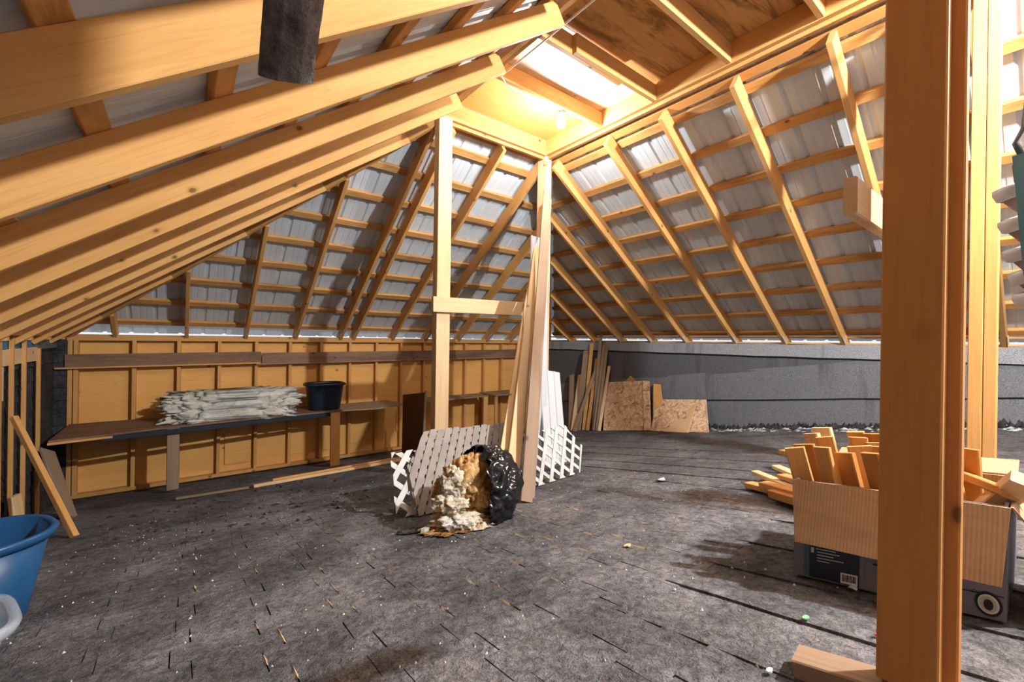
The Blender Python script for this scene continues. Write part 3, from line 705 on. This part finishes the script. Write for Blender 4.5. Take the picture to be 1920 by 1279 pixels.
sheet('plywood_offcut', 'triangular plywood offcut leaning on the small strand board', [(5.40, 3.42, FZ(3.42)+.003), (5.28, 2.98, FZ(2.98)+.003), (5.80, 3.16, -.84)], 'pine_pale_lit')

# ---------------------------------------------------------------- garbage bag of insulation
BU, BV = 1.34, 1.98
bagz = FZ(BV)
view = -Vector((BU, BV, 0)).normalized()
side = Vector((view.y, -view.x, 0))           # to the left of the bag as the camera sees it
mouth = (view*.55+side*1.0+Vector((0, 0, .10))).normalized()
def bp(x, y, fwd=0.0): return Vector((BU, BV, -.95))+side*((902-x)/334)+Vector((0, 0, (956-y)/334))+view*fwd
AX = [side, view, Vector((0, 0, 1))]
bag = thing('garbage_bag', (BU, BV, bagz), 'black garbage bag slumped open on the floor by the lattice', 'garbage bag')
blob('bag_skin', bp(906, 912), (.215, .22, .245), 'black_plastic', bag, .12, 1.7, 6, AX, (mouth, .06), seed=4, detail=.35, ridge=.17)
blob('bag_fold', bp(945, 968, .04), (.05, .05, .04), 'black_plastic', bag, .35, 3, 4, AX, seed=9)
blob('bag_hem', bp(775, 990, .10), (.055, .05, .022), 'black_plastic', bag, .5, 4, 4, AX, seed=2)
blob('bag_hem', bp(850, 998, .17), (.055, .04, .018), 'black_plastic', bag, .5, 4, 4, AX, seed=6)
blob('bag_hem', bp(912, 985, .13), (.045, .05, .02), 'black_plastic', bag, .5, 4, 4, AX, seed=8)
ins = thing('fibreglass_wad', tuple(bp(850, 985)), 'brown and cream fibreglass wad spilling out of the black bag', 'insulation')
for i, (x, y, f, r, mat, s) in enumerate([
    (872, 908, .03, (.135, .12, .15), 'fibreglass_brown', 1), (856, 893, .09, (.095, .07, .085), 'fibreglass_white', 2), (848, 928, .11, (.10, .075, .055), 'fibreglass_white', 3),
    (868, 958, .11, (.16, .10, .052), 'fibreglass_white', 4), (850, 980, .13, (.17, .12, .045), 'fibreglass_brown', 5), (898, 972, .17, (.06, .06, .05), 'fibreglass_white', 6),
    (905, 920, .10, (.06, .05, .065), 'fibreglass_brown', 7), (826, 915, .07, (.035, .05, .08), 'fibreglass_brown', 8), (880, 866, .04, (.045, .05, .055), 'fibreglass_brown', 9),
    (888, 905, .0, (.12, .13, .16), 'fibreglass_brown', 10), (892, 950, .05, (.09, .09, .09), 'fibreglass_brown', 11)]):
    blob('tuft', bp(x, y, f), r, mat, ins, .30, 1.3, 5, AX, seed=s*1.7, detail=.7, ridge=.20, metric=True)

# ---------------------------------------------------------------- cardboard box full of offcuts
UB0, UB1, VB0, VB1 = 1.56, 1.95, .070, .515
zb0 = FZ(.52)+.006; 
def zbt(v_): return -.378-.115*(v_-.07)
zf = lambda v_: FZ(v_)+.006
bx = thing('cardboard_box', ((UB0+UB1)/2, .29, FZ(.29)), 'open cardboard box heaped with wood offcuts behind the nearest post', 'box')
def wallq(name, a, b, mat, th, par=bx):
    return slab(name, [(a[0], a[1], zf(a[1])), (b[0], b[1], zf(b[1])), (b[0], b[1], zbt(b[1])), (a[0], a[1], zbt(a[1]))], th, mat, par)
front = wallq('front_panel', (UB0, VB1), (UB0, VB0), 'card_print', (.006, 0, 0))
wallq('rear_panel', (UB1, VB1), (UB1, VB0), 'cardboard', (-.006, 0, 0))
wallq('side_panel', (UB0+.006, VB1), (UB1-.006, VB1), 'card_print', (0, -.006, 0))
wallq('side_panel', (UB0+.006, VB0), (UB1-.006, VB0), 'card_print', (0, .006, 0))
slab('bottom_panel', [(UB0+.006, VB0+.006, zf(VB0)), (UB1-.006, VB0+.006, zf(VB0)), (UB1-.006, VB1-.006, zf(VB1)), (UB0+.006, VB1-.006, zf(VB1))], (0, 0, .006), 'cardboard', bx)
slab('front_flap', [(UB0-.004, VB1+.005, zbt(VB1)), (UB0-.004, VB0-.005, zbt(VB0)), (UB0-.055, VB0+.005, -.552), (UB0-.050, VB1-.02, -.607)], (-.005, 0, 0), 'cardboard', bx)
slab('side_flap', [(UB0, VB0-.004, zbt(VB0)), (UB1, VB0-.004, zbt(VB0)), (UB1-.05, VB0-.085, -.49), (UB0+.06, VB0-.075, -.50)], (0, -.005, 0), 'cardboard', bx)
slab('rear_flap', [(UB1+.004, VB1, zbt(VB1)), (UB1+.004, VB0, zbt(VB0)), (UB1+.09, VB0, zbt(VB0)+.03), (UB1+.09, VB1, zbt(VB1)+.03)], (0, 0, .005), 'cardboard', bx)
def decal(name, v0, v1, z0, z1, mat, off=.0012):
    """printed patch on the box front, following its slope; z measured from the bottom edge"""
    return slab(name, [(UB0-off, v0, zf(v0)+z0), (UB0-off, v1, zf(v1)+z0), (UB0-off, v1, zf(v1)+z1), (UB0-off, v0, zf(v0)+z1)], (off*.6, 0, 0), mat, front)
decal('print_panel', .472, .348, .004, .11, 'print_navy'); decal('print_edge', .487, .474, .004, .11, 'teal_paint', .0010)
decal('barcode_label', .392, .352, .006, .036, 'print_white', .0018)
x = .388
for k in range(11):
    w_ = random.choice([.0012, .0018, .0026]); decal('barcode_bar', x, x-w_, .012, .032, 'print_black', .0024); x -= w_+.0012
for k, (a, b) in enumerate([(.455, .405), (.452, .395), (.452, .41), (.452, .385), (.452, .42)]): decal('print_line', a, b, .092-.009*k, .0945-.009*k, 'grey_chip', .0018)
decal('print_mark', .468, .460, .080, .096, 'grey_chip', .0018)
decal('print_door', .335, .255, .004, .085, 'card_print', .0014); decal('print_handle', .318, .285, .076, .082, 'print_black', .0020)
decal('print_seam', .20, VB0+.004, .058, .060, 'print_black', .0016)
def disc(name, v_, z_, ry, rz, mat, off):
    n = 28; P = [(UB0-off, v_+ry*math.cos(2*math.pi*k/n), zf(v_)+z_+rz*math.sin(2*math.pi*k/n)) for k in range(n)]
    return slab(name, P, (off*.3, 0, 0), mat, front)
disc('logo_ring', .0985, .036, .023, .029, 'print_black', .0018); disc('logo_band', .0985, .036, .018, .023, 'grey_chip', .0024); disc('logo_disc', .0985, .036, .0145, .019, 'print_gold', .0030); disc('logo_core', .0985, .035, .008, .013, 'print_black', .0036)
cu = bpy.data.curves.new('print_word', 'FONT'); cu.body = 'Dinka'; cu.size = .012; cu.shear = .3; cu.extrude = .0003
to = bpy.data.objects.new('print_word', cu); dg_ = None
COL.objects.link(to); bpy.context.view_layer.update(); me_ = bpy.data.meshes.new_from_object(to.evaluated_get(bpy.context.evaluated_depsgraph_get())); bpy.data.objects.remove(to)
me_.materials.clear(); me_.materials.append(MATS['print_black'])
wo = bpy.data.objects.new('print_word', me_)
link(wo, front, Matrix.Translation((UB0-.0018, .128, zf(.128)+.058+CZ)) @ Matrix(((0, 0, -1, 0), (-1, 0, 0, 0), (0, 1, 0, 0), (0, 0, 0, 1))))
# offcuts standing in the box
rg = random.Random(21); n_ = 0
GRP = 'wood offcuts in and beside the box'
for rw, (u, zt_) in enumerate([(1.605, -.315), (1.69, -.31), (1.78, -.305), (1.87, -.31)]):
    for k in range(6):
        v_ = .465-.064*k+rg.uniform(-.008, .008); uu = u+rg.uniform(-.012, .012)
        base = Vector((uu, max(.10, min(.48, v_-.02)), zf(v_)+.03)); tl = rg.uniform(-.015, .06) if v_ < .40 else rg.uniform(.05, .085)
        top = Vector((uu+rg.uniform(-.03, .02), v_+tl, zt_+rg.uniform(-.035, .02)))
        wd = rg.choice([.048, .055, .062])
        row_ = ['front', 'second', 'third', 'back'][rw]; pos = ['first', 'second', 'third', 'fourth', 'fifth', 'sixth', 'seventh'][k]
        nr = (1, rg.uniform(-.5, .5), 0)
        leaner('wood_offcut', f'upright wood offcut in the box, {row_} row, {pos} from the left', base, top, wd, rg.choice([.016, .02, .03]), rg.choice(['pine', 'pine', 'pine_pale_lit', 'pine_brown_shade']), nr, 'offcut', GRP)
leaner('wood_offcut', 'thick pale offcut poking over the right end of the box', (1.72, .13, -.46), (1.60, .045, -.315), .05, .035, 'pine_pale_lit', (.3, -.3, 1), 'offcut', GRP)
leaner('wood_offcut', 'brown offcut lying across the right end of the box', (1.85, .24, -.36), (1.62, .06, -.362), .06, .022, 'pine_brown_shade', (.2, -.2, 1), 'offcut', GRP)
for i, (a, b, lift, w_, t_, mat, lab) in enumerate([
    ((2.62, 1.10), (2.42, .72), .012, .06, .03, 'pine', 'lowest offcut in the heap left of the box'),
    ((2.52, .98), (2.30, .66), .045, .06, .03, 'pine', 'thick short offcut on top of the heap left of the box'),
    ((2.80, 1.14), (2.38, .74), .05, .045, .025, 'pine_pale_lit', 'slanting pale offcut in the heap left of the box'),
    ((2.42, .90), (2.22, .60), .02, .05, .04, 'pine_brown_shade', 'nearest brown offcut in the heap left of the box'),
    ((2.90, 1.06), (2.45, .70), .075, .05, .022, 'pine_pale_lit', 'thin pale offcut at the back of the heap left of the box'),
    ((2.60, .92), (2.30, .60), .085, .055, .022, 'pine', 'offcut lying uppermost on the heap left of the box'),
    ((3.30, 1.17), (2.95, .80), .10, .045, .03, 'pine', 'single straight offcut pointing left behind the heap')]):
    A = Vector((*a, FZ(a[1])+lift+t_/2)); B = Vector((*b, FZ(b[1])+lift*1.1+t_/2))
    leaner('wood_offcut', lab, A, B, w_, t_, mat, FN, 'offcut', GRP)
for i, (u, v_, z0, du, dv) in enumerate([(2.08, .42, -.02, .30, -.10), (2.20, .30, .03, .32, -.05), (2.35, .48, .05, .28, -.16), (2.15, .55, .06, .34, -.20), (2.45, .36, .02, .30, -.02), (2.30, .60, .09, .25, -.25)]):
    A = Vector((u, v_, FZ(v_)+.05+z0)); B = Vector((u+du, v_+dv, FZ(v_+dv)+.08+z0))
    names = ['first', 'second', 'third', 'fourth', 'fifth', 'sixth']
    leaner('wood_offcut', f'offcut in the heap behind the box, {names[i]} from the front', A, B, .06, .03, 'pine_pale_lit' if i % 2 else 'pine', FN, 'offcut', GRP)
# things at the right edge
blob_t = tag(blob('plastic_bag', (1.72, -.055, FZ(-.05)+.07), (.16, .075, .11), 'black_plastic', None, .3, 3, 4, seed=12), 'crumpled black plastic beside the right end of the box', 'plastic bag')
t = thing('white_gutter', (2.75, .02, FZ(.05)+.05), 'white plastic gutter length behind the box', 'gutter')
board('channel', (2.66, .115, -.595), (2.66, -.7, -.50), .07, .05, 'white_plastic', FN, t); board('lip', (2.645, .118, -.548), (2.645, -.7, -.453), .09, .012, 'white_plastic', FN, t)
t = thing('insulator_stack', (2.4, .09, .2), 'teal bracket with a stack of brown and white cups at the right edge', 'insulator')
axd = Vector((-.15, .28, 1)).normalized()
for k, (x, z_) in enumerate([(.142, .575), (.127, .455), (.115, .345), (.100, .26), (.090, .18)]):
    c = (2.44, x-.052, z_)
    lathe('cup', [(.001, -.075), (.024, -.072), (.034, -.05), (.048, -.015), (.053, .002), (.049, .002), (.03, -.05), (.001, -.055)], c, 'porcelain_brown', t, 28, axis=axd)
    lathe('white_rim', [(.054, -.012), (.064, -.006), (.068, .020), (.064, .036), (.054, .038), (.050, .0)], c, 'white_plastic', t, 28, axis=axd)
slab('bracket', [(2.36, .108, .69), (2.36, -.02, .71), (2.36, -.02, .10), (2.36, .078, .26)], (-.012, 0, 0), 'teal_paint', t)
tube('hanger', [(2.38, .085, .69), (2.37, .10, .74), (2.39, .08, .80), (2.40, .06, 1.4), (3.20, .05, 2.12)], .010, 'dark_metal', t)
tube('stem', [(2.43, .10, .68), (2.45, .045, .06)], .012, 'dark_metal', t)

# ---------------------------------------------------------------- metal straps at the rafter feet, rubble and chips
for u in jacks[:]:
    if u > 5.2: continue
    slab('strap', [(u-.022, 6.50, zB(6.50)-.004), (u-.022, 6.32, zB(6.32)-.004), (u-.022, 6.40, zB(6.40)+.05), (u-.022, 6.50, zB(6.50)+.03)], (-.002, 0, 0), 'galvanised', c_b)
for v_ in vRs[2:]:
    slab('strap', [(6.07, v_-.022, zR(6.07)-.002), (5.90, v_-.022, zR(5.90)-.002), (5.98, v_-.022, zR(5.98)+.05), (6.07, v_-.022, zR(6.07)+.04)], (0, -.002, 0), 'galvanised', c_r)
def scatter(name, label, cat, n, gen, mat, smooth=False):
    V_, F_ = [], []
    for i in range(n):
        c, r, h = gen(); k = len(V_); m = random.choice([3, 4, 5]); a0 = random.random()*6.3
        el = random.uniform(.35, 1); ro = random.random()*3.14
        for j in range(m):
            q = a0+2*math.pi*j/m; x, y = r*math.cos(q), r*el*math.sin(q); x, y = x*math.cos(ro)-y*math.sin(ro), x*math.sin(ro)+y*math.cos(ro)
            V_.append((c[0]+x, c[1]+y, FZ(c[1]+y)+h*.15-.006)); 
        V_.append((c[0], c[1], FZ(c[1])+h-.004)); F_ += [(k+j, k+(j+1) % m, k+m) for j in range(m)]
    return tag(mk(name, V_, F_, mat), label, cat, kind='stuff')
def anywhere():
    u = random.uniform(-.6, 3.0); v_ = random.uniform(.2, 4.2); return (u, v_)
scatter('floor_chips', 'small pale wood chips strewn over the shingle floor', 'debris', 420, lambda: (anywhere(), random.uniform(.002, .006), .006), 'chip')
scatter('floor_grit', 'grey grit and flakes strewn over the shingle floor', 'debris', 500, lambda: (anywhere(), random.uniform(.002, .008), .005), 'grey_chip')
scatter('shingle_flakes', 'torn black shingle flakes on the floor before the bench', 'debris', 90, lambda: ((random.uniform(-.5, 1.3), random.uniform(2.9, 4.9)), random.uniform(.012, .045), random.uniform(.006, .02)), 'rubble')
# debris packed in the slots between the shingle tabs
V_, F_ = [], []
rs = random.Random(3)
for (a, b, v_) in tabs:
    if .05 < a < 1.9 and .9 < v_ < 2.7 and rs.random() < .62:
        n = 6; k = len(V_); y0, y1 = v_+.01+rs.uniform(0, .05), v_+EXPO-rs.uniform(0, .02)
        for i in range(n+1):
            y = y0+(y1-y0)*i/n; w_ = .0055*(1-abs(i/n-.5)*1.1)+rs.uniform(0, .003)
            V_ += [(a-.002-w_, y, FZ(y)-.006), (a-.002, y, FZ(y)+rs.uniform(-.001, .001)), (a-.002+w_, y, FZ(y)-.006)]
        for i in range(n): q = k+3*i; F_ += [(q, q+1, q+4, q+3), (q+1, q+2, q+5, q+4)]
tag(mk('slot_litter', V_, F_, 'straw'), 'straw-coloured litter packed between the floor shingles', 'debris', kind='stuff')
scatter('wall_rubble', 'black crumbled roofing along the foot of the grey wall', 'rubble', 420, lambda: ((random.uniform(5.70, 5.98), random.uniform(-.6, 3.2)), random.uniform(.015, .05), random.uniform(.02, .07)), 'rubble')
scatter('wall_dust', 'pale plaster dust along the foot of the grey wall', 'rubble', 260, lambda: ((random.uniform(5.45, 5.85), random.uniform(-.6, 3.2)), random.uniform(.01, .05), random.uniform(.008, .022)), 'snow_dust')
for nm, u, v_, r, mat, lab in [('paper_scrap', 2.60, 1.66, .045, 'white_paint', 'curled white scrap lying in the middle of the floor'), ('wood_chip', 1.46, 1.08, .022, 'pine_pale_lit', 'pale square wood chip on the floor before the box'),
                               ('white_disc', 1.02, .38, .010, 'print_white', 'small round white disc near the sill block'), ('paper_scrap', 1.55, .36, .020, 'print_white', 'torn white scrap at the foot of the box'),
                               ('green_scrap', 1.30, .40, .012, 'green_scrap', 'bright green scrap on the floor before the box'), ('red_scrap', 1.32, .26, .008, 'red_scrap', 'tiny red scrap left of the nearest post'),
                               ('white_lump', 1.02, 2.02, .03, 'white_paint', 'white lump on the floor before the bag hem')]:
    P = []
    for k in range(9):
        q = 2*math.pi*k/9; rr = r*(1 if nm == 'white_disc' else random.uniform(.6, 1.1)); x, y = u+rr*math.cos(q), v_+rr*.6*math.sin(q); P.append(Vector((x, y, FZ(y)+.004+(.012*math.cos(q)**2 if nm == 'paper_scrap' else 0))))
    tag(slab(nm, P, (0, 0, .004 if nm != 'white_lump' else .02), mat), lab, 'scrap')
